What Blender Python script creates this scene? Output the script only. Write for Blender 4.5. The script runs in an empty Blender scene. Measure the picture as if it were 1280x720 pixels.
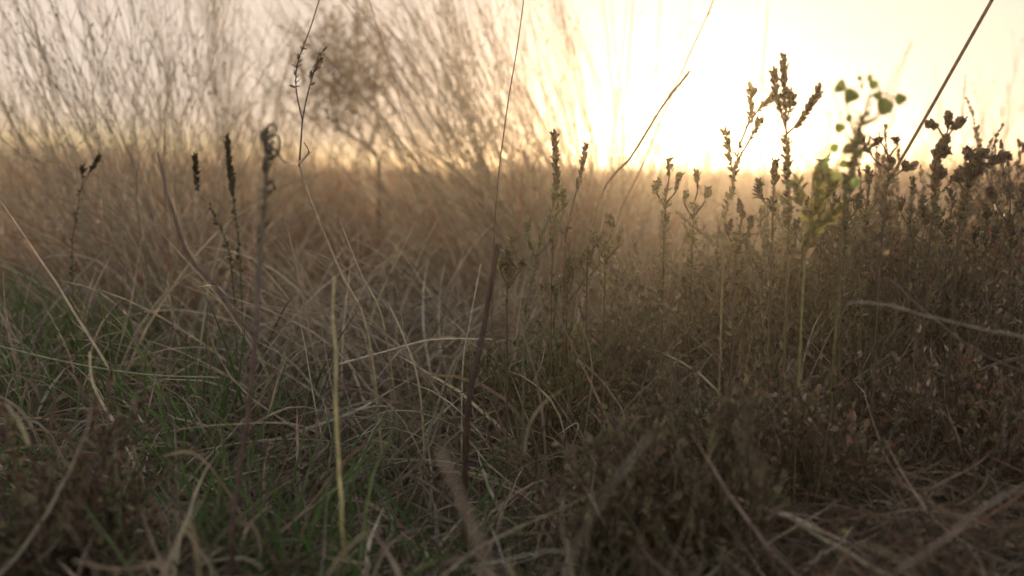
import bpy, math, random
import numpy as np
from mathutils import Vector

random.seed(11)
rng = np.random.default_rng(11)
R = math.radians
C = bpy.context.scene.collection
scene = bpy.context.scene

# ------------------------------------------------------------------ camera
CAM = np.array([0.0, 0.0, 0.46])
PITCH = R(7.8)
cam_d = bpy.data.cameras.new('camera')
cam = bpy.data.objects.new('camera', cam_d)
C.objects.link(cam)
cam.location = CAM
cam.rotation_euler = (R(90) - PITCH, 0, 0)
cam_d.lens = 30
cam_d.sensor_width = 36
cam_d.clip_start = 0.02
cam_d.clip_end = 2000
cam_d.dof.use_dof = True
cam_d.dof.focus_distance = 1.15
cam_d.dof.aperture_fstop = 2.3
scene.camera = cam
FPX = 1280 * 30 / 36
FWD = np.array([0, math.cos(PITCH), -math.sin(PITCH)])
UP = np.array([0, math.sin(PITCH), math.cos(PITCH)])
RIGHT = np.array([1.0, 0, 0])


def at(px, py, d):
    """the point of the place seen at photo pixel (px, py), d metres in front of the camera"""
    return CAM + d * (FWD + RIGHT * (px - 640) / FPX - UP * (py - 360) / FPX)


# ------------------------------------------------------------------ sun and sky
SUN_EL, SUN_AZ = R(4.3), R(11.3)
world = bpy.data.worlds.new('World')
scene.world = world
world.use_nodes = True
nt = world.node_tree
nt.nodes.clear()
SKY_STRENGTH = 0.12
EXPOSURE = 1.5
CAP = tuple(c / 2 ** EXPOSURE for c in (0.92, 0.77, 0.65))
sky = nt.nodes.new('ShaderNodeTexSky')
sky.sky_type = 'NISHITA'
sky.sun_disc = False
sky.sun_elevation = SUN_EL
sky.sun_rotation = SUN_AZ
sky.air_density = 1.0
sky.dust_density = 4.0
sky.ozone_density = 1.0
sep = nt.nodes.new('ShaderNodeSeparateColor')
comb = nt.nodes.new('ShaderNodeCombineColor')
nt.links.new(sky.outputs[0], sep.inputs[0])
GAIN = (5.0, 4.8, 7.5)
for i in range(3):      # sky colour capped softly at pale peach, as camera clipping would leave it
    m1 = nt.nodes.new('ShaderNodeMath'); m1.operation = 'MULTIPLY'
    m1.inputs[1].default_value = -GAIN[i] * SKY_STRENGTH / CAP[i]
    nt.links.new(sep.outputs[i], m1.inputs[0])
    m2 = nt.nodes.new('ShaderNodeMath'); m2.operation = 'EXPONENT'
    nt.links.new(m1.outputs[0], m2.inputs[0])
    m3 = nt.nodes.new('ShaderNodeMath'); m3.operation = 'SUBTRACT'
    m3.inputs[0].default_value = 1.0
    nt.links.new(m2.outputs[0], m3.inputs[1])
    m4 = nt.nodes.new('ShaderNodeMath'); m4.operation = 'MULTIPLY'
    m4.inputs[1].default_value = CAP[i] / SKY_STRENGTH
    nt.links.new(m3.outputs[0], m4.inputs[0])
    nt.links.new(m4.outputs[0], comb.inputs[i])
bg = nt.nodes.new('ShaderNodeBackground')
bg.inputs['Strength'].default_value = SKY_STRENGTH
out = nt.nodes.new('ShaderNodeOutputWorld')
nt.links.new(comb.outputs[0], bg.inputs['Color'])
nt.links.new(bg.outputs[0], out.inputs['Surface'])

sun_d = bpy.data.lights.new('sun', 'SUN')
sun_d.energy = 2.1
sun_d.angle = R(0.6)
sun_d.color = (1.0, 0.72, 0.42)
sun = bpy.data.objects.new('sun', sun_d)
C.objects.link(sun)
sdir = Vector((math.sin(SUN_AZ) * math.cos(SUN_EL), math.cos(SUN_AZ) * math.cos(SUN_EL), math.sin(SUN_EL)))
sun.rotation_euler = (-sdir).to_track_quat('-Z', 'Y').to_euler()
sun.location = sdir * 50

scene.view_settings.view_transform = 'Standard'
scene.view_settings.look = 'None'
scene.view_settings.exposure = EXPOSURE
scene.view_settings.gamma = 1.0
scene.view_settings.use_curve_mapping = False
scene.render.engine = 'CYCLES'
cy = scene.cycles
cy.use_denoising = True
cy.max_bounces = 8
cy.diffuse_bounces = 5
cy.glossy_bounces = 1
cy.transmission_bounces = 4
cy.transparent_max_bounces = 4
cy.volume_bounces = 0
cy.sample_clamp_indirect = 3.0


# ------------------------------------------------------------------ materials
def plant_mat(name, trans=0.45, rough=0.55, spec=0.3, noise=60.0, tsat=1.0):
    """leaf / straw: the mesh's own colour (one shade per blade), fine mottling, light passing through"""
    m = bpy.data.materials.new(name)
    m.use_nodes = True
    t = m.node_tree
    t.nodes.clear()
    o = t.nodes.new('ShaderNodeOutputMaterial')
    a = t.nodes.new('ShaderNodeAttribute'); a.attribute_name = 'shade'
    tc = t.nodes.new('ShaderNodeTexCoord')
    n = t.nodes.new('ShaderNodeTexNoise'); n.inputs['Scale'].default_value = noise
    n.inputs['Detail'].default_value = 3
    t.links.new(tc.outputs['Object'], n.inputs['Vector'])
    mr = t.nodes.new('ShaderNodeMapRange')
    mr.inputs['From Min'].default_value = 0.3; mr.inputs['From Max'].default_value = 0.7
    mr.inputs['To Min'].default_value = 0.6; mr.inputs['To Max'].default_value = 1.25
    t.links.new(n.outputs['Fac'], mr.inputs['Value'])
    mul = t.nodes.new('ShaderNodeVectorMath'); mul.operation = 'SCALE'
    t.links.new(a.outputs['Color'], mul.inputs[0]); t.links.new(mr.outputs[0], mul.inputs['Scale'])
    p = t.nodes.new('ShaderNodeBsdfPrincipled')
    p.inputs['Roughness'].default_value = rough
    p.inputs['Specular IOR Level'].default_value = spec
    t.links.new(mul.outputs[0], p.inputs['Base Color'])
    if trans > 0:
        tr = t.nodes.new('ShaderNodeBsdfTranslucent')
        t.links.new(mul.outputs[0], tr.inputs['Color'])
        mx = t.nodes.new('ShaderNodeMixShader'); mx.inputs[0].default_value = trans
        t.links.new(p.outputs[0], mx.inputs[1]); t.links.new(tr.outputs[0], mx.inputs[2])
        t.links.new(mx.outputs[0], o.inputs['Surface'])
    else:
        t.links.new(p.outputs[0], o.inputs['Surface'])
    return m


M_BLADE = plant_mat('dry_blade', 0.4, 0.5, 0.35)
M_GREEN = plant_mat('green_blade', 0.5, 0.45, 0.4)
M_STEM = plant_mat('stem', 0.0, 0.6, 0.3, 120)
M_LEAF = plant_mat('small_leaf', 0.5, 0.5, 0.35, 150)
M_FAR = plant_mat('far_grass', 0.5, 0.7, 0.1, 3)


def ground_mat():
    m = bpy.data.materials.new('soil_and_litter'); m.use_nodes = True
    t = m.node_tree
    p = t.nodes['Principled BSDF']
    tc = t.nodes.new('ShaderNodeTexCoord')
    n = t.nodes.new('ShaderNodeTexNoise'); n.inputs['Scale'].default_value = 7; n.inputs['Detail'].default_value = 10
    n.inputs['Roughness'].default_value = 0.7
    t.links.new(tc.outputs['Object'], n.inputs['Vector'])
    cr = t.nodes.new('ShaderNodeValToRGB')
    cr.color_ramp.elements[0].position = 0.3; cr.color_ramp.elements[0].color = (0.035, 0.025, 0.018, 1)
    cr.color_ramp.elements[1].position = 0.7; cr.color_ramp.elements[1].color = (0.14, 0.10, 0.07, 1)
    t.links.new(n.outputs['Fac'], cr.inputs[0]); t.links.new(cr.outputs[0], p.inputs['Base Color'])
    p.inputs['Roughness'].default_value = 0.95
    b = t.nodes.new('ShaderNodeBump'); b.inputs['Strength'].default_value = 0.6; b.inputs['Distance'].default_value = 0.02
    n2 = t.nodes.new('ShaderNodeTexNoise'); n2.inputs['Scale'].default_value = 60; n2.inputs['Detail'].default_value = 6
    t.links.new(tc.outputs['Object'], n2.inputs['Vector'])
    t.links.new(n2.outputs['Fac'], b.inputs['Height']); t.links.new(b.outputs[0], p.inputs['Normal'])
    return m


def hill_mat():
    m = bpy.data.materials.new('hill_cover'); m.use_nodes = True
    t = m.node_tree
    p = t.nodes['Principled BSDF']
    tc = t.nodes.new('ShaderNodeTexCoord')
    n = t.nodes.new('ShaderNodeTexNoise'); n.inputs['Scale'].default_value = 0.9; n.inputs['Detail'].default_value = 8
    t.links.new(tc.outputs['Object'], n.inputs['Vector'])
    cr = t.nodes.new('ShaderNodeValToRGB')
    cr.color_ramp.elements[0].position = 0.35; cr.color_ramp.elements[0].color = (0.09, 0.07, 0.03, 1)
    cr.color_ramp.elements[1].position = 0.65; cr.color_ramp.elements[1].color = (0.26, 0.18, 0.08, 1)
    t.links.new(n.outputs['Fac'], cr.inputs[0]); t.links.new(cr.outputs[0], p.inputs['Base Color'])
    p.inputs['Roughness'].default_value = 1.0
    return m


# ------------------------------------------------------------------ mesh helpers
def hgt(x, y):
    r = np.sqrt(np.asarray(x) ** 2 + np.asarray(y) ** 2)
    return (0.018 * np.sin(x * 3.1 + 1.3) * np.cos(y * 2.7) + 0.012 * np.sin(x * 7.3 + y * 5.1)
            + 0.05 * np.sin(x * 0.45 + 2) * np.sin(y * 0.3) * np.clip(r / 6, 0, 1))


class Mesh:
    def __init__(self):
        self.v, self.q, self.c, self.n = [], [], [], 0

    def add(self, v, q, c):
        v = np.asarray(v, float).reshape(-1, 3)
        self.v.append(v); self.q.append(np.asarray(q, np.int64).reshape(-1, 4) + self.n)
        self.c.append(np.asarray(c, float).reshape(-1, 3)); self.n += len(v)

    def ribbons(self, P, w, col, roll=None):
        """P (N,S,3) polylines, w (N,) widths, col (N,3)"""
        N, S, _ = P.shape
        if N == 0: return
        T = np.gradient(P, axis=1)
        T /= np.linalg.norm(T, axis=2, keepdims=True) + 1e-9
        ref = np.zeros((N, 1, 3)); ang = rng.uniform(0, math.pi, N) if roll is None else roll
        ref[:, 0, 0] = np.cos(ang); ref[:, 0, 1] = np.sin(ang); ref[:, 0, 2] = 0.25
        B = np.cross(T, np.repeat(ref, S, 1)); nb = np.linalg.norm(B, axis=2, keepdims=True)
        B = B / (nb + 1e-6)
        s = np.linspace(0, 1, S)
        prof = np.clip(0.55 + 1.6 * s, 0, 1) * (1 - s ** 3) + 0.06
        W = B * (w[:, None, None] * prof[None, :, None] * 0.5)
        V = np.stack([P - W, P + W], 2)                      # N,S,2,3
        idx = np.arange(N * S * 2).reshape(N, S, 2)
        Q = np.stack([idx[:, :-1, 0], idx[:, :-1, 1], idx[:, 1:, 1], idx[:, 1:, 0]], -1)
        self.add(V, Q, np.repeat(col, S * 2, 0))

    def tubes(self, P, r, col, k=4):
        """P (N,S,3), r (N,S) radii"""
        N, S, _ = P.shape
        if N == 0: return
        T = np.gradient(P, axis=1)
        T /= np.linalg.norm(T, axis=2, keepdims=True) + 1e-9
        ref = np.array([0.31, 0.87, 0.38])
        A = np.cross(T, ref); A /= np.linalg.norm(A, axis=2, keepdims=True) + 1e-9
        B = np.cross(T, A)
        a = np.arange(k) * 2 * math.pi / k
        V = P[:, :, None] + r[:, :, None, None] * (A[:, :, None] * np.cos(a)[:, None] + B[:, :, None] * np.sin(a)[:, None])
        idx = np.arange(N * S * k).reshape(N, S, k)
        nx = np.roll(idx, -1, 2)
        Q = np.stack([idx[:, :-1], nx[:, :-1], nx[:, 1:], idx[:, 1:]], -1)
        self.add(V, Q, np.repeat(col, S * k, 0))
        if k == 4:
            self.q.append(idx[:, -1].reshape(-1, 4) + (self.n - N * S * k))

    def leaves(self, P, D, L, W, col, cup=0.25):
        """pointed folded leaves: 2 quads each side of the midrib"""
        N = len(P)
        if N == 0: return
        D = D / (np.linalg.norm(D, axis=1, keepdims=True) + 1e-9)
        A = np.cross(D, rng.normal(size=(N, 3))); A /= np.linalg.norm(A, axis=1, keepdims=True) + 1e-9
        U = np.cross(A, D)
        L = np.asarray(L)[:, None]; W = np.asarray(W)[:, None]
        b = P; m1 = P + D * L * 0.35; m2 = P + D * L * 0.72 - U * L * 0.05; t = P + D * L - U * L * cup * 0.5
        l1 = m1 + A * W * 0.5 + U * W * cup; r1 = m1 - A * W * 0.5 + U * W * cup
        l2 = m2 + A * W * 0.42 + U * W * cup; r2 = m2 - A * W * 0.42 + U * W * cup
        V = np.stack([b, l1, r1, m1, l2, r2, m2, t], 1)
        i = np.arange(N)[:, None] * 8
        Q = np.concatenate([i + np.array([[0, 3, 6, 4]]) * 0 + np.array([[0, 3, 6, 1]]),
                            i + np.array([[0, 2, 6, 3]]),
                            i + np.array([[1, 6, 7, 4]]), i + np.array([[2, 5, 7, 6]])])
        self.add(V, Q, np.repeat(col, 8, 0))

    def build(self, name, mat, parent=None, origin=(0, 0, 0)):
        V = np.concatenate(self.v) - np.array(origin)
        Q = np.concatenate(self.q); Cc = np.concatenate(self.c)
        me = bpy.data.meshes.new(name)
        me.vertices.add(len(V)); me.vertices.foreach_set('co', V.astype(np.float32).ravel())
        me.loops.add(Q.size); me.loops.foreach_set('vertex_index', Q.astype(np.int32).ravel())
        me.polygons.add(len(Q))
        me.polygons.foreach_set('loop_start', np.arange(0, Q.size, 4, dtype=np.int32))
        me.polygons.foreach_set('use_smooth', np.ones(len(Q), bool))
        me.update(calc_edges=True)
        a = me.color_attributes.new('shade', 'FLOAT_COLOR', 'POINT')
        a.data.foreach_set('color', np.concatenate([Cc, np.ones((len(Cc), 1))], 1).astype(np.float32).ravel())
        me.materials.append(mat)
        o = bpy.data.objects.new(name, me)
        C.objects.link(o)
        if parent is not None:
            o.parent = parent
        else:
            o.location = origin
        return o


def thing(name, label, cat, loc, group=None):
    o = bpy.data.objects.new(name, None); C.objects.link(o)
    o.location = [float(a) for a in loc]; o.empty_display_size = 0.05
    o['label'] = label; o['category'] = cat
    if group: o['group'] = group
    return o


def tag(o, label, cat, group=None, kind=None):
    o['label'] = label; o['category'] = cat
    if group: o['group'] = group
    if kind: o['kind'] = kind
    return o


def shades(n, cols, var=0.18, hue=0.06):
    cols = np.asarray(cols, float)
    c = cols[rng.integers(0, len(cols), n)]
    return np.clip(c * rng.uniform(1 - var, 1 + var, (n, 1)) * rng.uniform(1 - hue, 1 + hue, (n, 3)), 0.005, 0.8)


def lines(base, az, th0, bend, length, S=7, twist=None, wob=0.0, floor=True, p=1.4):
    """polylines that leave base leaning th0 from upright towards az and bend further along their length"""
    N = len(base)
    s = np.linspace(0, 1, S)
    th = th0[:, None] + bend[:, None] * s[None] ** p
    tw = (np.zeros(N) if twist is None else twist)
    a = az[:, None] + tw[:, None] * s[None]
    if wob:
        th = th + np.cumsum(rng.normal(0, wob, (N, S)), 1); a = a + np.cumsum(rng.normal(0, wob, (N, S)), 1)
    step = length[:, None] / (S - 1)
    d = np.stack([np.sin(th) * np.cos(a), np.sin(th) * np.sin(a), np.cos(th)], -1) * step[..., None]
    P = base[:, None] + np.concatenate([np.zeros((N, 1, 3)), np.cumsum(d[:, :-1], 1)], 1)
    if floor:
        g = hgt(P[..., 0], P[..., 1]) + 0.004
        low = P[..., 2] < g
        P[..., 2] = np.where(low, g + rng.uniform(0, 0.012, (N, 1)), P[..., 2])
    return P


def smooth(pts, n=14):
    """Catmull-Rom through a few 3-D points"""
    p = np.array([2 * np.array(pts[0]) - np.array(pts[1])] + [np.array(q) for q in pts] + [2 * np.array(pts[-1]) - np.array(pts[-2])])
    o = []
    for t in np.linspace(0, len(pts) - 1 - 1e-6, n):
        i = int(t); f = t - i
        a, b, c, d = p[i:i + 4]
        o.append(0.5 * ((2 * b) + (-a + c) * f + (2 * a - 5 * b + 4 * c - d) * f * f + (-a + 3 * b - 3 * c + d) * f ** 3))
    return np.array(o)


def tube1(mb, pts, r0, r1, col, n=14, k=6, jit=0.0):
    P = smooth(pts, n)
    if jit: P = P + rng.normal(0, jit, P.shape)
    r = np.linspace(r0, r1, n)[None]
    mb.tubes(P[None], r, np.array([col]), k)
    return P


def wedge(n, y0, y1, margin=1.15, xlo=0, xhi=1280, power=1.0):
    """random ground spots inside the view between two distances"""
    y = y0 + (y1 - y0) * rng.uniform(0, 1, n) ** power
    lo, hi = (xlo - 640) / FPX * margin, (xhi - 640) / FPX * margin
    x = rng.uniform(lo, hi, n) * y + rng.uniform(-0.15, 0.15, n)
    return np.stack([x, y, hgt(x, y)], 1)


STRAW = [(0.45, 0.375, 0.28), (0.37, 0.30, 0.225), (0.29, 0.23, 0.175), (0.52, 0.445, 0.34), (0.22, 0.17, 0.13)]
PALE = [(0.62, 0.53, 0.40), (0.54, 0.45, 0.33), (0.42, 0.33, 0.24)]
BROWN = [(0.19, 0.135, 0.10), (0.25, 0.18, 0.13), (0.14, 0.10, 0.08), (0.30, 0.22, 0.16)]
RUST = [(0.38, 0.19, 0.115), (0.30, 0.15, 0.095), (0.36, 0.22, 0.14), (0.23, 0.14, 0.10)]
GREEN = [(0.09, 0.16, 0.045), (0.11, 0.19, 0.055), (0.08, 0.13, 0.04), (0.14, 0.20, 0.075)]
RUDDY = [(0.32, 0.17, 0.115), (0.25, 0.15, 0.105), (0.45, 0.37, 0.28)]
OLIVE = [(0.18, 0.18, 0.095), (0.24, 0.21, 0.12), (0.15, 0.14, 0.08), (0.29, 0.24, 0.15)]
DARKTW = [(0.16, 0.12, 0.095), (0.21, 0.15, 0.115), (0.12, 0.09, 0.07)]


def tufts(nc, per, y0, y1, xlo=-40, xhi=1320, power=1.0, rad=0.03, margin=1.2):
    """grass grows in tufts: roots, lean direction and tint are shared by the blades of one tuft"""
    c = wedge(nc, y0, y1, margin, xlo, xhi, power)
    cnt = np.maximum(4, rng.poisson(per, nc)); who = np.repeat(np.arange(nc), cnt); n = len(who)
    b = c[who].copy(); b[:, :2] += rng.normal(0, 1, (n, 2)) * rad * rng.uniform(0.4, 1.6, nc)[who, None]
    b[:, 2] = hgt(b[:, 0], b[:, 1])
    out = (b - c[who])[:, :2]
    az = np.arctan2(out[:, 1], out[:, 0]) + rng.normal(0, 0.5, n)
    lean = rng.uniform(0, 2 * math.pi, nc)[who]
    az = np.where(rng.uniform(0, 1, n) < 0.45, lean + rng.normal(0, 0.4, n), az)
    size = rng.uniform(0.55, 1.25, nc)[who]
    tint = rng.uniform(0.6, 1.25, (nc, 1))[who] * rng.uniform(0.92, 1.08, (nc, 3))[who]
    return b, az, size, tint, who, n


def twig_leaves(mb, P, s0, s1, per_m, L, W, cols, up=0.7, clus=1.0):
    """many small leaves round each polyline P (N,S,3) between parameters s0..s1"""
    N, S, _ = P.shape
    seg = np.linalg.norm(np.diff(P, axis=1), axis=2).sum(1)
    cnt = np.maximum(2, (per_m * seg * (s1 - s0)).astype(int))
    who = np.repeat(np.arange(N), cnt)
    t = s0 + (s1 - s0) * rng.uniform(0, 1, len(who)) ** clus
    f = t * (S - 1); i = np.clip(f.astype(int), 0, S - 2); fr = (f - i)[:, None]
    a, b = P[who, i], P[who, i + 1]
    pos = a * (1 - fr) + b * fr
    T = b - a; T /= np.linalg.norm(T, axis=1, keepdims=True) + 1e-9
    rd = rng.normal(size=T.shape); rd /= np.linalg.norm(rd, axis=1, keepdims=True)
    D = rd * (1 - up) + T * up
    k = len(who)
    mb.leaves(pos, D, L * rng.uniform(0.5, 1.7, k), W * rng.uniform(0.5, 1.5, k), shades(k, cols, 0.5))


# ------------------------------------------------------------------ ground and hill
gx = np.concatenate([np.linspace(-110, -8, 30), np.linspace(-7.8, 7.8, 90), np.linspace(8, 110, 30)])
gy = np.concatenate([np.linspace(-60, -3, 12), np.linspace(-2.8, 12, 100), np.linspace(12.5, 130, 40)])
X, Y = np.meshgrid(gx, gy)
Z = hgt(X, Y)
V = np.stack([X, Y, Z], -1).reshape(-1, 3)
idx = np.arange(len(V)).reshape(X.shape)
g = Mesh(); g.add(V, np.stack([idx[:-1, :-1], idx[:-1, 1:], idx[1:, 1:], idx[1:, :-1]], -1), np.full((len(V), 3), 0.1))
o = g.build('ground', ground_mat()); o['kind'] = 'structure'

hx = np.linspace(-60, -6, 60); hy = np.linspace(26, 46, 24)
X, Y = np.meshgrid(hx, hy)
side = np.clip((-10 - X) / 6, 0, 1); side = side * side * (3 - 2 * side)
Z = -0.3 + (1.72 + 0.08 * np.sin(X * 0.19) + 0.04 * np.sin(X * 1.3)) * side * np.clip(np.sin((Y - 26) / 20 * math.pi), 0, 1) ** 0.5 \
    + rng.normal(0, 0.02, X.shape)
V = np.stack([X, Y, Z], -1).reshape(-1, 3); idx = np.arange(len(V)).reshape(X.shape)
g = Mesh(); g.add(V, np.stack([idx[:-1, :-1], idx[:-1, 1:], idx[1:, 1:], idx[1:, :-1]], -1), np.full((len(V), 3), 0.1))
o = g.build('hill', hill_mat()); o['kind'] = 'structure'

# ------------------------------------------------------------------ stuff: the far field
m = Mesh()
n = 42000
b = wedge(n, 7, 60, 1.25, power=1.6)
patch = np.sin(b[:, 0] * 0.9 + 1) * np.cos(b[:, 1] * 0.5) * 0.13 + np.sin(b[:, 0] * 1.9) * 0.07 + np.sin(b[:, 0] * 3.1 + b[:, 1]) * 0.05
patch += 0.16 * np.clip(np.sin(b[:, 0] * 5.7 + np.sin(b[:, 1] * 2.1) * 2) - 0.45, 0, 1)
L = np.clip(rng.normal(0.44, 0.09, n) + patch, 0.2, 0.95)
P = lines(b, rng.uniform(0, 2 * math.pi, n), rng.uniform(0, 0.25, n), rng.uniform(0, 0.7, n), L, 4)
m.ribbons(P, 0.004 + b[:, 1] * 0.00065, shades(n, RUST + STRAW[2:3] + BROWN[:1], 0.4))
tag(m.build('far_meadow', M_FAR), 'blurred rust brown grass of the far field up to the horizon', 'grass', kind='stuff')

m = Mesh()
b, az, size, tint, who, n = tufts(620, 30, 2.5, 8.0, power=1.3, rad=0.05)
far = np.clip((b[:, 1] - 2.5) / 3.5, 0, 1)
L = (0.27 + 0.15 * far) * size * rng.uniform(0.55, 1.2, n)
P = lines(b, az, rng.uniform(0.02, 0.55, n), rng.uniform(0, 1.5, n), L, 7, twist=rng.normal(0, 0.5, n), wob=0.04)
m.ribbons(P, rng.uniform(0.003, 0.008, n), np.clip(shades(n, RUST + STRAW + RUST[:2], 0.3) * tint, 0.01, 0.75))
n = 8000
b = wedge(n, 2.5, 8.0, 1.25)
P = lines(b, rng.uniform(0, 6.28, n), rng.uniform(0.2, 1.5, n), rng.uniform(0, 1.2, n), rng.uniform(0.1, 0.3, n), 6, twist=rng.normal(0, 0.8, n))
m.ribbons(P, rng.uniform(0.003, 0.006, n), shades(n, RUST + BROWN))
b, az, size, tint, who, n = tufts(300, 7, 2.8, 11.0, rad=0.06)     # taller stalks that break the skyline
P = lines(b, az, rng.uniform(0, 0.35, n), rng.uniform(0, 0.7, n), rng.uniform(0.40, 0.80, n) * np.clip(size, 0.6, 1.2), 8, twist=rng.normal(0, 0.5, n), wob=0.03)
m.tubes(P, np.linspace(0.0020, 0.0010, 8)[None] * np.ones((n, 1)), shades(n, STRAW + BROWN[:2]), 3)
twig_leaves(m, P, 0.6, 1.0, 110, 0.014, 0.005, STRAW[1:] + RUST, up=0.75)
tag(m.build('middle_grass', M_BLADE), 'thick brown dry grass standing behind the matted straw', 'grass', kind='stuff')

# ------------------------------------------------------------------ stuff: matted straw, near grass
m = Mesh()
b, az, size, tint, who, n = tufts(430, 26, 1.1, 2.7, rad=0.035)
L = rng.uniform(0.12, 0.30, n) * size
P = lines(b, az, rng.uniform(0.1, 0.9, n), rng.uniform(0.5, 2.2, n), L, 10, twist=rng.normal(0, 1.0, n), wob=0.07)
m.ribbons(P, rng.uniform(0.0018, 0.0055, n), np.clip(shades(n, STRAW + BROWN[:1], 0.35) * tint, 0.01, 0.8))
n = 10000                                    # lying litter
b = wedge(n, 0.5, 2.9, 1.4); b[:, 2] += rng.uniform(0.0, 0.07, n)
P = lines(b, rng.uniform(0, 2 * math.pi, n), rng.uniform(1.1, 1.9, n), rng.normal(0, 0.5, n), rng.uniform(0.06, 0.3, n), 8,
          twist=rng.normal(0, 1.2, n), wob=0.09)
m.ribbons(P, rng.uniform(0.0014, 0.0045, n), shades(n, STRAW + BROWN, 0.3))
b, az, size, tint, who, n = tufts(60, 9, 1.3, 2.4, 150, 760, rad=0.05)      # long arched straws
P = lines(b, az, rng.uniform(0.2, 0.9, n), rng.uniform(0.3, 1.4, n), rng.uniform(0.3, 0.55, n), 12, twist=rng.normal(0, 0.5, n), wob=0.04)
m.ribbons(P, rng.uniform(0.0025, 0.0045, n), shades(n, STRAW[:2] + STRAW[3:4], 0.25))
tag(m.build('matted_straw', M_BLADE), 'matted grey brown dead grass covering the ground', 'grass', kind='stuff')

m = Mesh()
b, az, size, tint, who, n = tufts(300, 22, 0.55, 1.35, -80, 900, rad=0.02)   # near low tufts, left and centre
L = rng.uniform(0.06, 0.19, n) * size
P = lines(b, az, rng.uniform(0.1, 1.0, n), rng.uniform(0.4, 2.8, n), L, 11, twist=rng.normal(0, 1.4, n), wob=0.12)
m.ribbons(P, rng.uniform(0.0018, 0.0072, n), np.clip(shades(n, STRAW + STRAW[:2] + BROWN[:2], 0.35) * tint, 0.01, 0.8))
tag(m.build('curled_dead_grass', M_BLADE), 'curled straw coloured grass blades low in the left foreground', 'grass', kind='stuff')

m = Mesh()
for a in ((46, 26, 1.15, 2.0, 10, 300), (60, 18, 0.6, 1.5, -40, 760)):
    b, az, size, tint, who, n = tufts(*a, rad=0.025)
    P = lines(b, az, rng.uniform(0.0, 0.5, n), rng.uniform(0.0, 1.3, n), rng.uniform(0.08, 0.2, n) * size * (1.35 if a[0] == 46 else 1.1), 8, twist=rng.normal(0, 0.5, n), wob=0.04)
    m.ribbons(P, rng.uniform(0.002, 0.0045, n), np.clip(shades(n, GREEN) * tint, 0.01, 0.5))
tag(m.build('green_grass', M_GREEN), 'fresh green grass blades pushing through the straw on the left', 'grass', kind='stuff')


# ------------------------------------------------------------------ leafy twig generators
def shrub(base, h, spread, n_main, name, label, group, leafcols=OLIVE, stemcols=DARKTW, leafL=0.008, leafW=0.0048,
          per_m=330, az0=None, clus=0.8, side_n=13):
    t = thing(name, label, 'shrub', base, group)
    n_main = int(n_main * 1.4)
    base = np.asarray(base, float)
    st, lf = Mesh(), Mesh()
    az = rng.uniform(0, 2 * math.pi, n_main) if az0 is None else rng.normal(az0, 0.9, n_main)
    B = base + np.stack([rng.normal(0, 0.012, n_main), rng.normal(0, 0.012, n_main), np.zeros(n_main)], 1)
    P = lines(B, az, rng.uniform(0, spread, n_main), rng.uniform(-0.6, 0.8, n_main) * spread, h * rng.uniform(0.55, 1.1, n_main), 10,
              twist=rng.normal(0, 0.4, n_main), wob=0.05, floor=False)
    st.tubes(P, np.linspace(0.0021, 0.0007, 10)[None] * np.ones((n_main, 1)), shades(n_main, stemcols), 4)
    twig_leaves(lf, P, 0.3, 1.0, per_m, leafL, leafW, leafcols, clus=clus)
    k = n_main * side_n
    who = np.repeat(np.arange(n_main), side_n)
    i = rng.integers(3, 9, k)
    sb = P[who, i]
    P2 = lines(sb, rng.uniform(0, 2 * math.pi, k), rng.uniform(0.25, 0.95, k), rng.uniform(-0.8, 0.4, k),
               h * rng.uniform(0.08, 0.34, k), 6, wob=0.12, floor=False)
    st.tubes(P2, np.linspace(0.0011, 0.0005, 6)[None] * np.ones((k, 1)), shades(k, stemcols), 3)
    twig_leaves(lf, P2, 0.25, 1.0, per_m * 1.2, leafL, leafW, leafcols, clus=clus)
    st.build('stems', M_STEM, t, base); lf.build('leaves', M_LEAF, t, base)
    return t


def gpt(px, d, off=0.0):
    p = at(px, 360, d)
    return np.array([p[0] + off, p[1], float(hgt(p[0] + off, p[1]))])


# ------------------------------------------------------------------ tall grass tussocks against the sky
tall = [  # px of base, distance, stems, lean to the left, height, label
    (20, 3.2, 22, 0.05, 1.20, 'sparse tall grass tussock at the far left edge against the sky'),
    (120, 2.3, 42, 0.06, 1.15, 'tall grass tussock rising over the left hill'),
    (225, 2.0, 80, 0.22, 1.12, 'dense tall grass tussock right of the hill with stems leaning left'),
    (300, 2.6, 70, 0.10, 1.25, 'tall blurred grass tussock behind the two dark bud spikes on the left'),
    (380, 3.1, 60, 0.06, 1.20, 'tall grass tussock behind the thin forked twig'),
    (480, 3.4, 55, 0.02, 1.28, 'thin tall grass tussock growing right beside the bare bush'),
    (590, 2.8, 70, 0.30, 1.22, 'tall grass tussock right of the bare bush leaning left'),
    (670, 2.3, 85, 0.36, 1.10, 'fanned tall grass tussock behind the thin straight culm'),
    (850, 2.9, 14, 0.16, 0.98, 'thin sparse grass tussock standing right in front of the sun'),
    (925, 3.3, 10, 0.05, 0.92, 'few fine grass stems rising just right of the sun'),
    (1215, 3.0, 12, 0.02, 0.80, 'few fine pale grass stems behind the dark sprigs at the right'),
    (775, 2.5, 85, 0.36, 1.08, 'golden tall grass tussock just left of the sun with stems sweeping left'),
]
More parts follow.
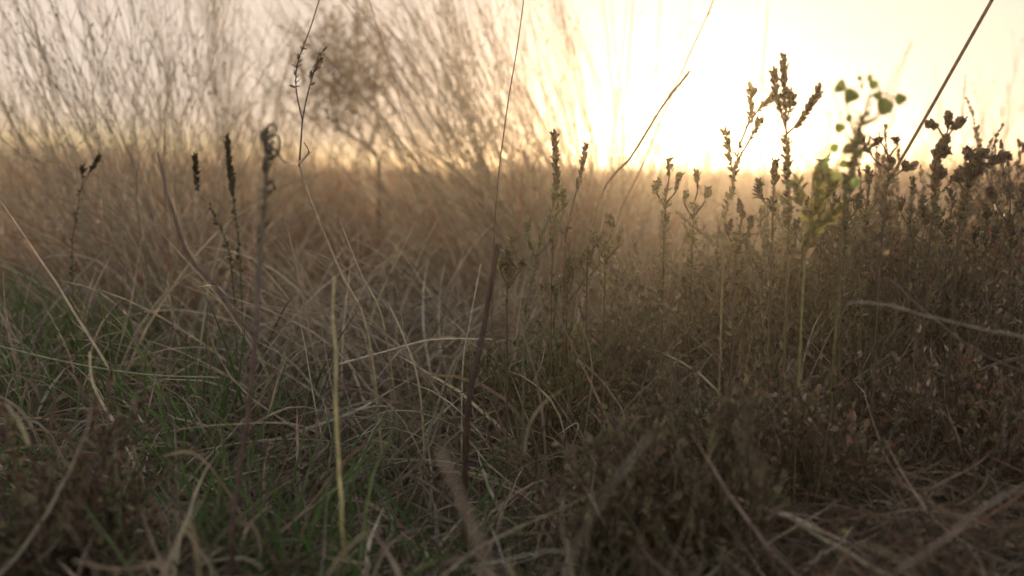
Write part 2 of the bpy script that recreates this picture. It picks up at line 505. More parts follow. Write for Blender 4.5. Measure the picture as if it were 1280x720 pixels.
for px, d, ns, lean, h, label in tall:
    ns = int(ns * 1.12)
    base = gpt(px, d)
    t = thing('tall_grass_tussock', label, 'grass tussock', base, 'tall grass tussocks against the sky')
    st, sd, bl = Mesh(), Mesh(), Mesh()
    B = base + np.stack([rng.normal(0, 0.06, ns), rng.normal(0, 0.08, ns), np.zeros(ns)], 1)
    # lean mostly towards -x with a fan
    lx = -lean + rng.normal(0, 0.15 if lean > 0.25 else 0.22, ns); ly = rng.normal(0, 0.14, ns)
    az = np.arctan2(ly, lx); th = np.hypot(lx, ly)
    P = lines(B, az, th, rng.uniform(-0.2, 0.32, ns), h * (1.03 - 0.6 * rng.uniform(0, 1, ns) ** 1.5), 14, twist=rng.normal(0, 0.3, ns), wob=0.035)
    st.tubes(P, np.linspace(0.0016, 0.0007, 14)[None] * (1.4 if 640 < px < 800 else 1.0) * rng.uniform(0.4, 1.25, (ns, 1)), shades(ns, PALE, 0.3), 3)
    # branchlets of the seed head
    sn = 5; k = ns * sn; who = np.repeat(np.arange(ns), sn)
    i = rng.integers(7, 13, k); T = P[who, i] - P[who, i - 1]; T /= np.linalg.norm(T, axis=1, keepdims=True)
    az2 = np.arctan2(T[:, 1], T[:, 0]) + rng.normal(0, 0.9, k); th2 = np.arccos(np.clip(T[:, 2], -1, 1)) + rng.uniform(0.05, 0.35, k)
    P2 = lines(P[who, i], az2, th2, rng.uniform(-0.1, 0.4, k), rng.uniform(0.05, 0.22, k), 5, wob=0.06)
    sd.tubes(P2, np.full((k, 5), 0.0005), shades(k, PALE), 3)
    twig_leaves(sd, P2, 0.3, 1.0, 34, 0.011, 0.0028, PALE, up=0.85)
    nb = ns * 3                              # basal blades
    B2 = base + np.stack([rng.normal(0, 0.07, nb), rng.normal(0, 0.08, nb), np.zeros(nb)], 1)
    P3 = lines(B2, rng.normal(math.pi, 1.5, nb), rng.uniform(0.05, 0.6, nb), rng.uniform(0.2, 1.6, nb), rng.uniform(0.25, 0.75, nb), 10, wob=0.03,
               twist=rng.normal(0, 0.4, nb))
    bl.ribbons(P3, rng.uniform(0.002, 0.0055, nb), shades(nb, STRAW + RUST[:2]))
    st.build('stems', M_BLADE, t, base); sd.build('seed_heads', M_BLADE, t, base); bl.build('blades', M_BLADE, t, base)

# ------------------------------------------------------------------ bare bush behind, left of centre
d = 3.2
base = gpt(472, d)
t = thing('bare_bush', 'blurred bare brown bush with crooked trunk among the tall grass', 'bush', base)
tk, tw, lf = Mesh(), Mesh(), Mesh()
tk_c = (0.13, 0.08, 0.055)
P = tube1(tk, [base, at(474, 215, d), at(462, 186, d), at(435, 168, d - .02), at(412, 150, d)], 0.011, 0.005, tk_c)
tube1(tk, [at(462, 186, d), at(472, 150, d), at(468, 100, d + .1), at(475, 50, d + .1)], 0.007, 0.003, tk_c)
tube1(tk, [at(420, 155, d), at(415, 110, d), at(430, 60, d), at(425, 10, d)], 0.006, 0.002, tk_c)
tube1(tk, [at(435, 168, d), at(445, 130, d + .05), at(440, 80, d + .1), at(452, 20, d + .1)], 0.005, 0.002, tk_c)
n = 170
cx = rng.normal(434, 27, n); cyy = rng.triangular(15, 120, 185, n) + np.abs(cx - 436) * 0.2
B = np.array([at(a, b_, d + rng.normal(0, 0.08)) for a, b_ in zip(cx, cyy)])
P = lines(B, rng.uniform(0, 6.28, n), rng.uniform(0, 1.2, n), rng.uniform(-0.5, 0.8, n), rng.uniform(0.08, 0.24, n), 7, wob=0.14, floor=False)
tw.tubes(P, np.linspace(0.0018, 0.0008, 7)[None] * np.ones((n, 1)), shades(n, [tk_c]), 3)
twig_leaves(lf, P, 0.2, 1.0, 110, 0.014, 0.008, BROWN[:2] + [(0.32, 0.18, 0.10)], up=0.3)
tk.build('trunk', M_STEM, t, base); tw.build('twigs', M_STEM, t, base); lf.build('leaves', M_LEAF, t, base)

# ------------------------------------------------------------------ right hand heather like shrubs
shr = [  # px, distance, height, spread, mains, leaf colours, label
    (1250, 1.55, 0.46, 0.75, 30, DARKTW + OLIVE + RUDDY, 'dark dense heather shrub at the right edge under the diagonal culm'),
    (1180, 1.35, 0.42, 0.8, 30, DARKTW + OLIVE + RUDDY, 'dark heather shrub below the branched black sprig on the right'),
    (1110, 1.5, 0.43, 0.8, 28, OLIVE + DARKTW + RUDDY, 'brown green heather shrub at the foot of the long diagonal culm'),
    (1040, 1.3, 0.39, 0.8, 28, OLIVE, 'olive heather shrub below the round leaved green sprig'),
    (975, 1.45, 0.39, 0.8, 26, OLIVE + BROWN[:1], 'hazy heather shrub right of the sun glow'),
    (900, 1.7, 0.34, 0.6, 18, OLIVE + STRAW, 'golden lit heather shrub straight under the sun'),
    (830, 1.55, 0.31, 0.6, 16, OLIVE[:2] + STRAW, 'hazy low heather shrub left of the sun glow'),
    (765, 1.35, 0.29, 0.5, 14, OLIVE + STRAW[:2], 'green heather shrub between the dark stick and the sun glow'),
    (700, 1.2, 0.26, 0.4, 16, OLIVE + GREEN[:2], 'small green heather shrub right of the dark stick'),
    (1240, 1.0, 0.24, 0.75, 26, DARKTW + OLIVE[:2] + RUDDY, 'brown twiggy shrub low at the right edge behind the fallen twigs'),
    (1110, 1.1, 0.20, 0.75, 26, DARKTW + BROWN + RUDDY, 'brown twiggy shrub in the lower right of the picture'),
    (1000, 1.0, 0.21, 0.7, 26, DARKTW + OLIVE[:2] + RUDDY, 'grey brown shrub below the glow right of centre'),
    (900, 0.9, 0.24, 0.7, 26, DARKTW + OLIVE[:3], 'dark shrub leaning right in the lower middle right'),
    (800, 0.85, 0.20, 0.7, 22, OLIVE + DARKTW, 'dark green brown shrub just right of the lower centre'),
    (1230, 0.6, 0.12, 0.95, 30, BROWN + DARKTW + RUDDY, 'blurred brown shrub in the lower right corner'),
    (1000, 0.56, 0.15, 0.95, 30, BROWN[:3] + DARKTW + RUDDY, 'blurred dark shrub at the bottom right of centre'),
    (860, 0.55, 0.15, 0.9, 26, DARKTW + OLIVE[:1], 'blurred dark green shrub at the bottom just right of centre'),
    (55, 0.78, 0.20, 0.5, 18, BROWN[:2] + OLIVE[:2] + [(0.15, 0.09, 0.065)], 'reddish brown leafy weed clump in the left foreground'),
    (15, 0.6, 0.13, 0.7, 16, OLIVE + BROWN[:1], 'dark leafy weed clump in the lower left corner'),
    (590, 1.35, 0.16, 0.5, 12, BROWN + OLIVE[:1], 'small brown weed clump behind the dark stick'),
]
for px, d, h, sp, nm, cols, label in shr:
    shrub(gpt(px, d), h, sp, nm, 'heather_shrub', label, 'low shrubs on the right' if px > 640 else 'low weeds on the left', leafcols=cols)

m = Mesh(); lf = Mesh()                       # tangle under the shrubs
n = 5000
b = wedge(n, 0.45, 2.2, 1.3, 720, 1400)
P = lines(b, rng.uniform(0, 6.28, n), rng.uniform(0.1, 1.4, n), rng.uniform(-0.4, 1.2, n), rng.uniform(0.06, 0.22, n), 7, twist=rng.normal(0, .8, n), wob=0.1)
m.tubes(P, np.linspace(0.0011, 0.0005, 7)[None] * rng.uniform(0.7, 1.3, (n, 1)), shades(n, BROWN + DARKTW + STRAW[2:3]), 3)
twig_leaves(m, P[:3000], 0.3, 1, 90, 0.006, 0.003, BROWN + OLIVE, up=0.4)
n = 5000
b = wedge(n, 0.5, 1.6, 1.3, 820, 1400); b[:, 2] += rng.uniform(0, 0.05, n)
P = lines(b, rng.normal(0, 0.8, n) + math.pi * rng.integers(0, 2, n), rng.uniform(0.9, 1.8, n), rng.normal(0, .4, n), rng.uniform(0.06, 0.2, n), 6, wob=0.05)
m.ribbons(P, rng.uniform(0.001, 0.003, n), shades(n, STRAW[1:] + BROWN))
b, az, size, tint, who, n = tufts(95, 11, 0.95, 2.3, 690, 1340, rad=0.03)     # straw between the shrubs
P = lines(b, az, rng.uniform(0.05, 0.7, n), rng.uniform(0.1, 1.3, n), rng.uniform(0.16, 0.36, n) * size, 10, twist=rng.normal(0, 0.8, n), wob=0.06)
m.ribbons(P, rng.uniform(0.0016, 0.004, n), np.clip(shades(n, STRAW[1:3] + BROWN, 0.3) * tint, 0.01, 0.8))
n = 2600
b = wedge(n, 0.65, 1.25, 1.05, 900, 1320); b[:, 2] += rng.uniform(0, 0.11, n)
P = lines(b, rng.normal(0, 0.5, n) + math.pi * rng.integers(0, 2, n), rng.uniform(1.1, 1.8, n), rng.normal(0, .5, n), rng.uniform(0.03, 0.16, n), 8, twist=rng.normal(0, 1, n), wob=0.1)
m.ribbons(P, rng.uniform(0.0015, 0.0055, n), shades(n, STRAW + RUDDY[:2] + BROWN, 0.4))
b, az, size, tint, who, n = tufts(42, 10, 1.7, 3.4, 720, 1010, rad=0.05)      # golden grass under the sun
P = lines(b, az, rng.uniform(0.0, 0.4, n), rng.uniform(0.0, 0.9, n), rng.uniform(0.38, 0.62, n) * np.clip(size, 0.7, 1.1), 10, twist=rng.normal(0, 0.6, n), wob=0.05)
m.ribbons(P, rng.uniform(0.002, 0.005, n), shades(n, STRAW, 0.3))
twig_leaves(m, P, 0.7, 1.0, 80, 0.010, 0.004, STRAW, up=0.75)
tag(m.build('twiggy_undergrowth', M_LEAF), 'tangle of brown twigs and litter under the shrubs on the right', 'undergrowth', kind='stuff')


# ------------------------------------------------------------------ single plants one can point at
def culm(name, label, cat, pts, r0, r1, col, group=None, seeds=0, mat=None, n=16, jit=0.0):
    base = np.array(pts[0], float)
    t = thing(name, label, cat, base, group)
    s = Mesh(); P = tube1(s, pts, r0, r1, col, n, 6, jit); s.build('stem', mat or M_STEM, t, base)
    if seeds:
        q = Mesh(); twig_leaves(q, P[None], 0.62, 1.0, seeds, 0.008, 0.0025, [np.array(col) * 1.1], up=0.85); q.build('seed_head', M_BLADE, t, base)
    return t


def foot(px, d): return gpt(px, d)


straw = (0.42, 0.34, 0.22); dk = (0.09, 0.05, 0.045)
culm('dry_stick', 'straight dark reddish brown dry stick standing left of centre', 'stick',
     [foot(576, 0.9), at(584, 525, 0.9), at(603, 420, 0.9), at(622, 305, 0.9)], 0.0036, 0.0027, (0.05, 0.025, 0.022))
culm('straw_stalk', 'upright pale yellow straw stalk in the left foreground', 'stalk',
     [foot(430, 0.86), at(428, 670, 0.8), at(425, 600, 0.8), at(420, 515, 0.8), at(420, 440, 0.81), at(416, 400, 0.82), at(417, 345, 0.83)], 0.0027, 0.0010, (0.50, 0.42, 0.20), jit=0.0006)
culm('blurred_stalk', 'thick blurred straw stalk at the bottom leaning left, nearest the lens', 'stalk',
     [at(640, 800, 0.42), at(610, 715, 0.42), at(580, 635, 0.43), at(548, 560, 0.44)], 0.0024, 0.0018, (0.20, 0.15, 0.11))
culm('bent_stalk', 'pale bent stalk running down right from the curled twig', 'stalk',
     [foot(478, 1.15), at(462, 425, 1.1), at(425, 340, 1.08), at(388, 250, 1.06), at(374, 205, 1.05)], 0.0020, 0.0015, straw)
culm('pale_culm', 'short pale grass culm slanting right of the bent stalk', 'grass stalk',
     [foot(500, 1.3), at(482, 415, 1.2), at(450, 340, 1.2), at(424, 275, 1.2)], 0.0018, 0.001, straw)
culm('pale_culm', 'pale kinked grass stalk left of the dark stick reaching into the straw', 'grass stalk',
     [foot(530, 1.12), at(526, 498, 1.08), at(508, 430, 1.08), at(485, 378, 1.1)], 0.0018, 0.0009, straw)
culm('fallen_stalk', 'pale stalk lying nearly flat left of the dark stick', 'stalk',
     [at(425, 455, 1.2), at(480, 440, 1.18), at(540, 425, 1.16), at(615, 424, 1.15)], 0.0017, 0.0012, (0.5, 0.42, 0.3))
culm('pale_culm', 'white thin stalk leaning against the dark stick', 'grass stalk',
     [foot(575, 1.16), at(578, 470, 1.13), at(588, 400, 1.12), at(601, 330, 1.12)], 0.0013, 0.0009, (0.48, 0.42, 0.34))
culm('slender_culm', 'very thin long culm crossing the tall grass near the middle', 'grass stalk',
     [foot(610, 1.3), at(618, 290, 1.25), at(632, 150, 1.22), at(648, 50, 1.22), at(662, -60, 1.22)], 0.0011, 0.0008, (0.16, 0.11, 0.08))
culm('long_culm', 'long straight diagonal culm crossing the pale sky on the right', 'grass stalk',
     [foot(1030, 1.6), at(1070, 320, 1.45), at(1110, 230, 1.4), at(1162, 138, 1.3), at(1240, 0, 1.2), at(1271, -55, 1.2)], 0.0030, 0.0024, (0.22, 0.15, 0.11))
culm('slender_culm', 'thin dark culm reaching up right from the sun to the top edge', 'grass stalk',
     [foot(735, 1.5), at(762, 310, 1.45), at(806, 200, 1.45), at(850, 95, 1.45), at(892, 0, 1.45), at(905, -50, 1.45)], 0.0012, 0.0008, (0.20, 0.14, 0.08), seeds=40)
culm('seeding_culm', 'pale seed bearing culm slanting across the left of the sun', 'grass stalk',
     [foot(690, 1.25), at(740, 280, 1.2), at(792, 192, 1.2), at(830, 130, 1.2), at(860, 92, 1.2)], 0.0018, 0.0014, (0.30, 0.23, 0.13), seeds=300)
culm('seeding_culm', 'faint feathery grass head standing above the forked spike', 'grass stalk',
     [foot(955, 1.8), at(950, 190, 1.8), at(952, 110, 1.8), at(960, 10, 1.8)], 0.0012, 0.0006, (0.36, 0.28, 0.16), seeds=240)
culm('seeding_culm', 'upright feathery grass stalk left of the sun', 'grass stalk',
     [foot(782, 1.9), at(778, 190, 1.9), at(785, 90, 1.9), at(792, -10, 1.9)], 0.0012, 0.0008, (0.30, 0.22, 0.13), seeds=160)
culm('seeding_culm', 'feathery grass stalk reaching the top edge left of the blazing sky', 'grass stalk',
     [foot(800, 2.1), at(812, 190, 2.1), at(820, 90, 2.1), at(826, -10, 2.1)], 0.0012, 0.0008, (0.30, 0.22, 0.13), seeds=160)
culm('seeding_culm', 'faint thin grass stalk right of the long diagonal culm', 'grass stalk',
     [foot(1210, 2.0), at(1206, 230, 2.0), at(1203, 150, 2.0), at(1207, 95, 2.0)], 0.001, 0.0007, (0.36, 0.28, 0.18), seeds=200)
culm('arched_twig', 'long pale twig arching down across the right shrubs', 'twig',
     [at(1060, 378, 0.8), at(1110, 382, 0.8), at(1165, 396, 0.8), at(1220, 410, 0.8), at(1300, 424, 0.8)], 0.0012, 0.0013, (0.24, 0.19, 0.15), jit=0.0006)
culm('arched_twig', 'dark crooked twig sloping under the pale arching twig', 'twig',
     [at(1112, 350, 0.85), at(1150, 385, 0.85), at(1215, 435, 0.84), at(1300, 475, 0.84)], 0.002, 0.0012, (0.1, 0.065, 0.05), jit=0.0004)
culm('fallen_twig', 'straight grey twig slanting up at the lower right', 'twig',
     [at(1120, 715, 0.55), at(1180, 675, 0.55), at(1240, 628, 0.56), at(1300, 600, 0.58)], 0.0013, 0.001, (0.22, 0.17, 0.13))
culm('blurred_stalk', 'blurred greyish stem leaning right in the bottom centre', 'stalk',
     [at(700, 760, 0.5), at(722, 680, 0.5), at(770, 600, 0.5), at(812, 545, 0.52)], 0.0013, 0.0010, (0.18, 0.15, 0.11))
culm('green_strand', 'thin pale green strand lying across the grass on the left', 'grass stalk',
     [at(-20, 428, 1.05), at(80, 452, 1.04), at(180, 468, 1.03), at(275, 472, 1.05)], 0.0012, 0.0009, (0.25, 0.27, 0.14))
culm('pale_culm', 'pale stalk leaning down right above the curled grass on the left', 'grass stalk',
     [foot(178, 0.98), at(166, 558, 0.92), at(140, 525, 0.92), at(116, 480, 0.93), at(112, 440, 0.95)], 0.0018, 0.0012, straw)
culm('pale_culm', 'short stalk leaning left at the far left side', 'grass stalk',
     [at(36, 556, 0.72), at(25, 530, 0.72), at(8, 505, 0.72)], 0.0016, 0.0012, straw)

# wide foreground curled dead blades (several one can point at)
for pts, w, lab in [
    ([(250, 740, .66), (246, 690, .65), (238, 655, .65), (228, 640, .66)], .006, 'broad pale dead leaf standing at the bottom left edge'),
    ([(90, 700, .68), (150, 712, .66), (210, 700, .66), (235, 706, .67)], .004, 'pale dead blade lying along the bottom left'),
    ([(205, 570, .85), (238, 565, .84), (268, 590, .84), (300, 640, .84), (325, 688, .85)], .0045, 'arched tan blade curling down in the left foreground'),
    ([(300, 655, .8), (318, 660, .79), (326, 690, .79), (318, 705, .8)], .005, 'curled blade tip beside the foot of the forked weed'),
    ([(168, 560, .95), (160, 580, .94), (165, 592, .94), (150, 570, .95)], .004, 'small curled blade above the green grass'),
    ([(405, 725, .7), (430, 690, .69), (455, 668, .69), (470, 660, .7)], .0035, 'pale blade rising at the bottom left of centre'),
    ([(655, 570, .8), (662, 530, .8), (684, 500, .8), (720, 478, .82)], .0022, 'curved straw blade in the lower centre'),
    ([(1070, 680, .55), (1095, 685, .55), (1130, 705, .55), (1150, 730, .55)], .003, 'grey curved blade at the bottom right')]:
    P = smooth([at(*q) for q in pts], 12)
    base = P[0].copy()
    m = Mesh(); m.ribbons(P[None], np.array([w]), shades(1, [(0.32, 0.26, 0.18)], 0.15), roll=np.array([1.2]))
    tag(m.build('dead_blade', M_BLADE, None, base), lab, 'dead leaf', 'broad dead leaves in the foreground')

# --- forked brown weed, left
d = 0.8
base = foot(288, d)
t = thing('forked_weed', 'tall forked brown weed with curled seed pods on top, left foreground', 'weed', base)
s = Mesh(); dkc = (0.12, 0.075, 0.065)
tube1(s, [base, at(290, 690, d), at(297, 600, d), at(312, 510, d), at(320, 415, d)], 0.0030, 0.0025, dkc, jit=0.0003)
s.build('stem', M_STEM, t, base)
s = Mesh(); br1 = tube1(s, [at(319, 415, d), at(298, 400, d), at(270, 358, d), at(235, 318, d), at(213, 255, d), at(197, 190, d)], 0.0027, 0.0013, dkc, jit=0.0003)
twig_leaves(s, br1[None], 0.8, 1.0, 120, 0.006, 0.002, [dkc]); s.build('branch', M_STEM, t, base)
s = Mesh(); br2 = tube1(s, [at(320, 415, d), at(324, 330, d), at(330, 260, d), at(334, 200, d), at(334, 166, d)], 0.0028, 0.0015, (0.16, 0.13, 0.11), jit=0.0003)
s.build('branch', M_STEM, t, base)
s = Mesh(); twig_leaves(s, br2[None], 0.15, 0.95, 500, 0.010, 0.0022, OLIVE + [(0.13, 0.11, 0.09)], up=0.6); s.build('leaves', M_LEAF, t, base)
s = Mesh()
for a in ([(334, 190), (330, 175), (333, 160), (343, 155), (346, 165)], [(334, 200), (345, 195), (350, 180), (346, 168), (338, 172)],
          [(334, 178), (340, 185), (347, 190)], [(333, 165), (326, 170), (331, 182)], [(336, 240), (344, 236), (340, 226), (334, 232)]):
    tube1(s, [at(x, y, d + rng.normal(0, .004)) for x, y in a], 0.0018, 0.0010, (0.07, 0.05, 0.045), n=8)
twig_leaves(s, br2[None][:, 9:], 0.0, 1.0, 350, 0.009, 0.004, DARKTW, up=0.2)
s.build('seed_pods', M_STEM, t, base)
s = Mesh(); tube1(s, [at(347, 188, d), at(352, 200, d), at(364, 205, d + .03), at(376, 201, d + .08), at(388, 190, d + .1)], 0.0012, 0.0009, (0.08, 0.06, 0.05), n=10)
s.build('tendril', M_STEM, t, base)

# --- thin forked twig rising from the bent stalk
d = 1.05
base = at(374, 208, d)
t = thing('forked_twig', 'thin dark forked twig with budded tips reaching the top edge', 'twig', base)
s = Mesh()
tube1(s, [base, at(376, 180, d), at(378, 150, d)], 0.0014, 0.0011, (0.08, 0.055, 0.045), n=8)
a1 = tube1(s, [at(378, 150, d), at(370, 110, d), at(373, 75, d), at(388, 35, d), at(402, -10, d)], 0.0011, 0.0007, (0.09, 0.06, 0.05))
a2 = tube1(s, [at(378, 150, d), at(384, 120, d), at(392, 92, d), at(402, 66, d)], 0.001, 0.0008, (0.09, 0.06, 0.05))
tube1(s, [at(376, 203, d), at(386, 190, d), at(380, 178, d)], 0.001, 0.0007, (0.08, 0.055, 0.045), n=6)
s.build('stem', M_STEM, t, base)
s = Mesh(); twig_leaves(s, a1[None], 0.25, 0.62, 450, 0.007, 0.0025, DARKTW, up=0.5); twig_leaves(s, a2[None], 0.45, 1.0, 800, 0.008, 0.003, DARKTW, up=0.5)
s.build('buds', M_LEAF, t, base)


def sprig(name, label, d, stem, brs, col, leafcols, L=0.008, W=0.004, per_m=900, r=0.0017, group=None, tips=True, cat='plant', s0=0.25):
    """upright sprig: one stem and side branches thickly set with small leaves"""
    base = foot(stem[0][0], d)
    t = thing(name, label, cat, base, group)
    s, lf = Mesh(), Mesh()
    main = tube1(s, [base] + [at(x, y, d) for x, y in stem], r, r * 0.5, col, 18, 5, 0.0002)
    k0 = 0.35
    twig_leaves(lf, main[None], k0, 1.0, per_m * (0.12 if name == 'bud_spike' else 0.4), L, W, leafcols + OLIVE, up=0.5)
    s.build('stem', M_STEM, t, base)
    for b in brs:
        s2 = Mesh()
        dd = [d + rng.normal(0, 0.012) * min(i, 1) for i in range(len(b))]
        p = tube1(s2, [at(x, y, q) for (x, y), q in zip(b, dd)], r * 0.7, r * 0.4, col, 10, 4, 0.0002)
        twig_leaves(lf, p[None], s0, 1.0, per_m * (1.6 if name == 'bud_spike' else 1.25), L * (0.95 if name == 'bud_spike' else 1.0), W * (0.8 if name == 'bud_spike' else 1.0), leafcols, up=0.6, clus=0.7)
        s2.build('branch', M_STEM, t, base)
    lf.build('leaves', M_LEAF, t, base)
    return t


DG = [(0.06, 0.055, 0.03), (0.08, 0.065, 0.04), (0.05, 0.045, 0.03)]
G2 = [(0.10, 0.12, 0.045), (0.13, 0.12, 0.06), (0.09, 0.09, 0.04)]
sprig('bud_spike', 'dark blurred bud spike on a green stem, right one of two on the left', 1.5, [(300, 330), (292, 250)],
      [[(293, 260), (288, 220), (284, 172)], [(293, 255), (291, 240), (290, 215)]], (0.08, 0.08, 0.04), DG, per_m=2200, s0=0.3)
sprig('bud_spike', 'dark blurred bud spike leaning left of a taller one on the left', 1.4, [(290, 340), (262, 255)],
      [[(264, 256), (250, 245), (245, 220), (244, 197)]], (0.08, 0.08, 0.04), DG, per_m=2200, s0=0.4)
sprig('bud_spike', 'small dark bud spike by the hill at far left', 1.5, [(90, 330), (100, 240)], [[(100, 240), (112, 215), (124, 196)], [(100, 240), (104, 222), (103, 210)]],
      (0.1, 0.08, 0.05), DG, per_m=1200, s0=0.4)
sprig('bud_spike', 'slim brown bud spike above the pale green sprig near the middle', 1.15, [(690, 330), (697, 260)],
      [[(697, 262), (696, 220), (693, 168)]], (0.09, 0.07, 0.04), DG + BROWN[:1], per_m=1800, s0=0.3)
sprig('bud_spike', 'brown bud spike leaning right beside a taller one near the middle', 1.2, [(705, 340), (712, 270)],
      [[(712, 270), (724, 225), (732, 184)]], (0.12, 0.08, 0.045), BROWN[:3], per_m=1500, s0=0.3)
sprig('green_sprig', 'pale green leafy sprig right of the dark stick top', 1.08, [(655, 420), (668, 340), (678, 290)],
      [[(678, 292), (690, 262), (694, 236)], [(672, 320), (688, 300), (704, 262), (703, 240)], [(670, 330), (662, 300), (660, 280)]], (0.13, 0.13, 0.07),
      [(0.20, 0.22, 0.11), (0.15, 0.17, 0.08), (0.24, 0.23, 0.14)], per_m=700, s0=0.1)
sprig('forked_spike', 'tall green brown plant with club like leafy spikes in the bright sky', 1.0, [(985, 330), (985, 230), (983, 172)],
      [[(983, 172), (981, 120), (979, 70)], [(982, 160), (972, 125), (967, 92)], [(983, 168), (1000, 152), (1014, 130), (1024, 112)], [(983, 150), (990, 128), (989, 118)]],
      (0.12, 0.09, 0.05), [(0.13, 0.12, 0.055), (0.11, 0.095, 0.05), (0.15, 0.12, 0.07)], L=0.007, W=0.004, per_m=1700, s0=0.15)
sprig('leafy_sprig', 'yellow green backlit leafy sprig left of the round leaves', 0.95, [(1005, 340), (1012, 290), (1018, 250)],
      [[(1018, 250), (1024, 225), (1030, 200)], [(1014, 275), (1000, 250), (996, 232)], [(1016, 265), (1032, 245), (1040, 225)], [(1010, 295), (1028, 280), (1045, 262)]],
      (0.2, 0.2, 0.08), [(0.26, 0.27, 0.08), (0.33, 0.28, 0.09), (0.2, 0.22, 0.07)], L=0.012, W=0.007, per_m=700, s0=0.1)
sprig('sunlit_sprig', 'pale sunlit branching sprig left of the club like spikes', 1.1, [(905, 300), (915, 235), (925, 180)],
      [[(925, 180), (938, 145), (940, 112)], [(932, 160), (950, 135), (965, 122)], [(918, 225), (912, 195), (907, 165)], [(922, 200), (940, 170), (950, 150)]],
      (0.3, 0.22, 0.12), [(0.36, 0.28, 0.14), (0.28, 0.22, 0.12)], per_m=700)
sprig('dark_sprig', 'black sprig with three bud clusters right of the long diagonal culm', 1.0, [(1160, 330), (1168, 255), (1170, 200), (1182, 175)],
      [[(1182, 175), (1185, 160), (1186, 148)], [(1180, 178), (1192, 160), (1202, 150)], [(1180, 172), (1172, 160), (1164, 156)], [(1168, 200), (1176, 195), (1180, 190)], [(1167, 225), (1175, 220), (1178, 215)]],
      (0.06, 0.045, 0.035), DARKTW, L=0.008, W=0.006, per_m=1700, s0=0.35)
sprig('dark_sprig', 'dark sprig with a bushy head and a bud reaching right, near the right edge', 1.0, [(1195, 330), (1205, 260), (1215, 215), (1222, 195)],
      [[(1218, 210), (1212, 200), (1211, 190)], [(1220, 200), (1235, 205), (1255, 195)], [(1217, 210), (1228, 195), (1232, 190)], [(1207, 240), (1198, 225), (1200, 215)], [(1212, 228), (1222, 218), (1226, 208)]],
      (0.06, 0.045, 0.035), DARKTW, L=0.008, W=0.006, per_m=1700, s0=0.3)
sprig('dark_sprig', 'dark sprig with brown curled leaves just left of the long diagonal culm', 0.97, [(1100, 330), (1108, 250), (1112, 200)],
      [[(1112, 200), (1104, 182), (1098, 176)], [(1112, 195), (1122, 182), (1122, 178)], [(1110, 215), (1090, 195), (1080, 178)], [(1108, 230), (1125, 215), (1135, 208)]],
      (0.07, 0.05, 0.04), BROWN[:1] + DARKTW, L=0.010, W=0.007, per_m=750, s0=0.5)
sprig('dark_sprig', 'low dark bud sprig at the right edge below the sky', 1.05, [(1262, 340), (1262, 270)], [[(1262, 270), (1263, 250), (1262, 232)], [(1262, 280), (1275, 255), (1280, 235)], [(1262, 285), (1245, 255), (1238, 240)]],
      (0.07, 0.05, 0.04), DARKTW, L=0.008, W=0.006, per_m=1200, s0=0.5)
sprig('bud_spike', 'olive bud spike under the club like spikes', 1.05, [(965, 300), (966, 250)], [[(966, 250), (968, 225), (969, 205)], [(966, 265), (950, 245), (948, 230)]],
      (0.1, 0.08, 0.05), DG, per_m=1500, s0=0.3)
for px, top, lab in [(1008, 250, 'dark shoot half way between the club like spikes and the round leaves'), (1155, 262, 'short dark shoot at the foot of the black sprig'),
                     (1188, 240, 'dark shoot between the black sprig and the bushy headed sprig'), (1232, 262, 'short bud tipped shoot below the bud that reaches right'),
                     (925, 255, 'low shoot at the foot of the pale sunlit sprig'), (1060, 225, 'dark bud tipped shoot below the green round leaves'), (1085, 215, 'dark bud tipped shoot left of the diagonal culm foot'),
                     (1140, 225, 'bud tipped shoot between the diagonal culm and the black sprig'), (1030, 235, 'bud tipped shoot right under the club like spikes'),
                     (1290, 225, 'bud tipped shoot cut by the right edge'), (870, 215, 'hazy shoot straight below the sun'), (835, 200, 'hazy shoot left below the sun'),
                     (640, 300, 'slim shoot just right of the dark stick top'), (740, 290, 'olive shoot left of the sun glow'), (762, 270, 'olive shoot in the left edge of the sun glow'),
                     (715, 320, 'green shoot right of the pale green sprig')]:
    dd = rng.uniform(1.0, 1.3)
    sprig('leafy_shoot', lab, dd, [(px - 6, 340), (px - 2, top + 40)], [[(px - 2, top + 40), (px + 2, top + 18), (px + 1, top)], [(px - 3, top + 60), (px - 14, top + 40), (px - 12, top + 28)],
          [(px - 3, top + 55), (px + 10, top + 38), (px + 14, top + 22)]], (0.08, 0.06, 0.04), OLIVE if px < 900 else DG, per_m=1100, s0=0.4, group='leafy shoots rising over the shrubs')

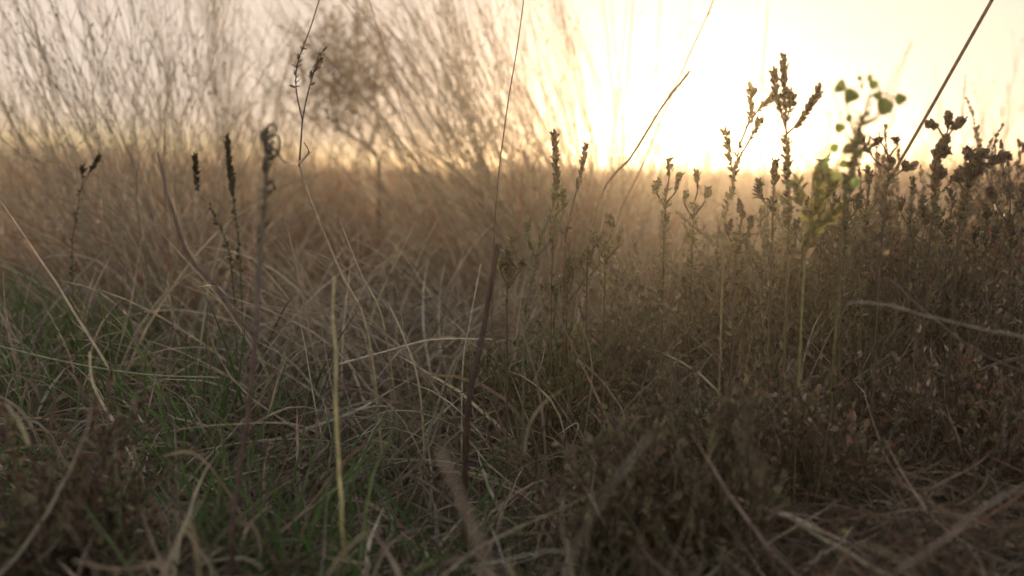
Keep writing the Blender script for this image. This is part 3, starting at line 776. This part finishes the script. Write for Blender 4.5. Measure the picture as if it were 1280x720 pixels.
# --- green round-leaved sprig
d = 0.76
base = foot(1040, d)
t = thing('round_leaved_sprig', 'sprig with translucent round green leaves against the bright sky', 'plant', base)
s = Mesh(); gc = (0.14, 0.14, 0.06)
st = tube1(s, [foot(1045, 1.05), at(1052, 300, 0.92), at(1062, 220, 0.82), at(1076, 160, d), at(1088, 118, d)], 0.0019, 0.0010, gc)
tube1(s, [at(1070, 175, d), at(1060, 140, d), at(1056, 115, d)], 0.001, 0.0007, gc, n=8)
tube1(s, [at(1078, 155, d), at(1095, 145, d), at(1108, 136, d)], 0.001, 0.0007, gc, n=8)
tube1(s, [at(1086, 122, d), at(1100, 115, d), at(1122, 124, d)], 0.001, 0.0007, gc, n=8)
tube1(s, [at(1062, 220, d), at(1075, 190, d), at(1090, 180, d)], 0.001, 0.0007, gc, n=8)
s.build('stem', M_STEM, t, base)
for (x, y, rr, az) in [(1088, 98, 6, .5), (1062, 148, 6, .3), (1050, 160, 7, -.3), (1070, 170, 6, .7), (1043, 185, 7, .1), (1058, 188, 6, -.5), (1033, 205, 7, .5), (1075, 190, 6, 0), (1046, 220, 7, -.4), (1098, 120, 6, -.3), (1046, 112, 5, -.9), (1070, 113, 6, 1.2), (1115, 140, 5, 1.1), (1100, 128, 5, -1.2), (1075, 98, 4, .2), (1052, 108, 9, .3), (1064, 120, 10, -.4), (1078, 107, 6, .9), (1092, 106, 7, -.9), (1107, 133, 12, .1), (1126, 124, 8, -.2), (1086, 142, 5, .9),
                       (1060, 168, 5, 1.0), (1054, 205, 7, .2), (1085, 208, 6, .8), (1070, 228, 7, .3), (1100, 112, 5, 1.0)]:
    c = at(x, y, d + rng.normal(0, 0.01)); rad = 0.95 * rr * d / FPX
    k = 12; m = Mesh()
    a = np.linspace(0, 2 * math.pi, k, endpoint=False)
    ex = np.array([math.cos(az), math.sin(az), 0.1]); ez = np.array([0.1 * math.sin(az), 0.25, 0.97]); ey = np.cross(ez, ex)
    rim = c + rad * (1 + 0.1 * np.sin(3 * a + x) + 0.07 * np.sin(5 * a + y))[:, None] * (np.cos(a)[:, None] * ex + (np.sin(a) * (1 + 0.12 * np.cos(3 * a)))[:, None] * ez) + ey * rad * 0.25 * (np.cos(2 * a))[:, None]
    mid = c + rad * 0.5 * (np.cos(a)[:, None] * ex + np.sin(a)[:, None] * ez) - ey * rad * 0.05
    V = np.concatenate([rim, mid])
    Q = [[i, (i + 1) % k, k + (i + 1) % k, k + i] for i in range(k)] + [[k + i, k + i + 1, k + k - i - 2 if i < k // 2 - 1 else k + i + 2, k + k - i - 1] for i in range(0, k // 2 - 1)]
    m.add(V, Q, np.repeat(shades(1, [(0.19, 0.28, 0.075), (0.22, 0.26, 0.09), (0.14, 0.20, 0.055)], 0.25), len(V), 0))
    m.build('leaf', M_GREEN, t, base)
s = Mesh(); twig_leaves(s, st[None], 0.3, 0.8, 260, 0.010, 0.005, G2, up=0.4); s.build('small_leaves', M_LEAF, t, base)

# ------------------------------------------------------------------ evening haze, added to give the lens glare around the sun
bpy.ops.mesh.primitive_cube_add(size=1, location=(0, 35, 0.21))
hz = bpy.context.object
hz.name = 'haze'; hz.scale = (226, 194, 2.62)
hz['kind'] = 'stuff'; hz['label'] = 'warm evening haze added to stand in for lens glare around the low sun'; hz['category'] = 'haze'
hm = bpy.data.materials.new('glare_haze'); hm.use_nodes = True
t = hm.node_tree; t.nodes.clear()
ho = t.nodes.new('ShaderNodeOutputMaterial'); pv = t.nodes.new('ShaderNodeVolumePrincipled')
pv.inputs['Color'].default_value = (1.0, 0.86, 0.68, 1)
pv.inputs['Density'].default_value = 0.0165
pv.inputs['Anisotropy'].default_value = 0.8
t.links.new(pv.outputs[0], ho.inputs['Volume'])
hz.data.materials.append(hm)
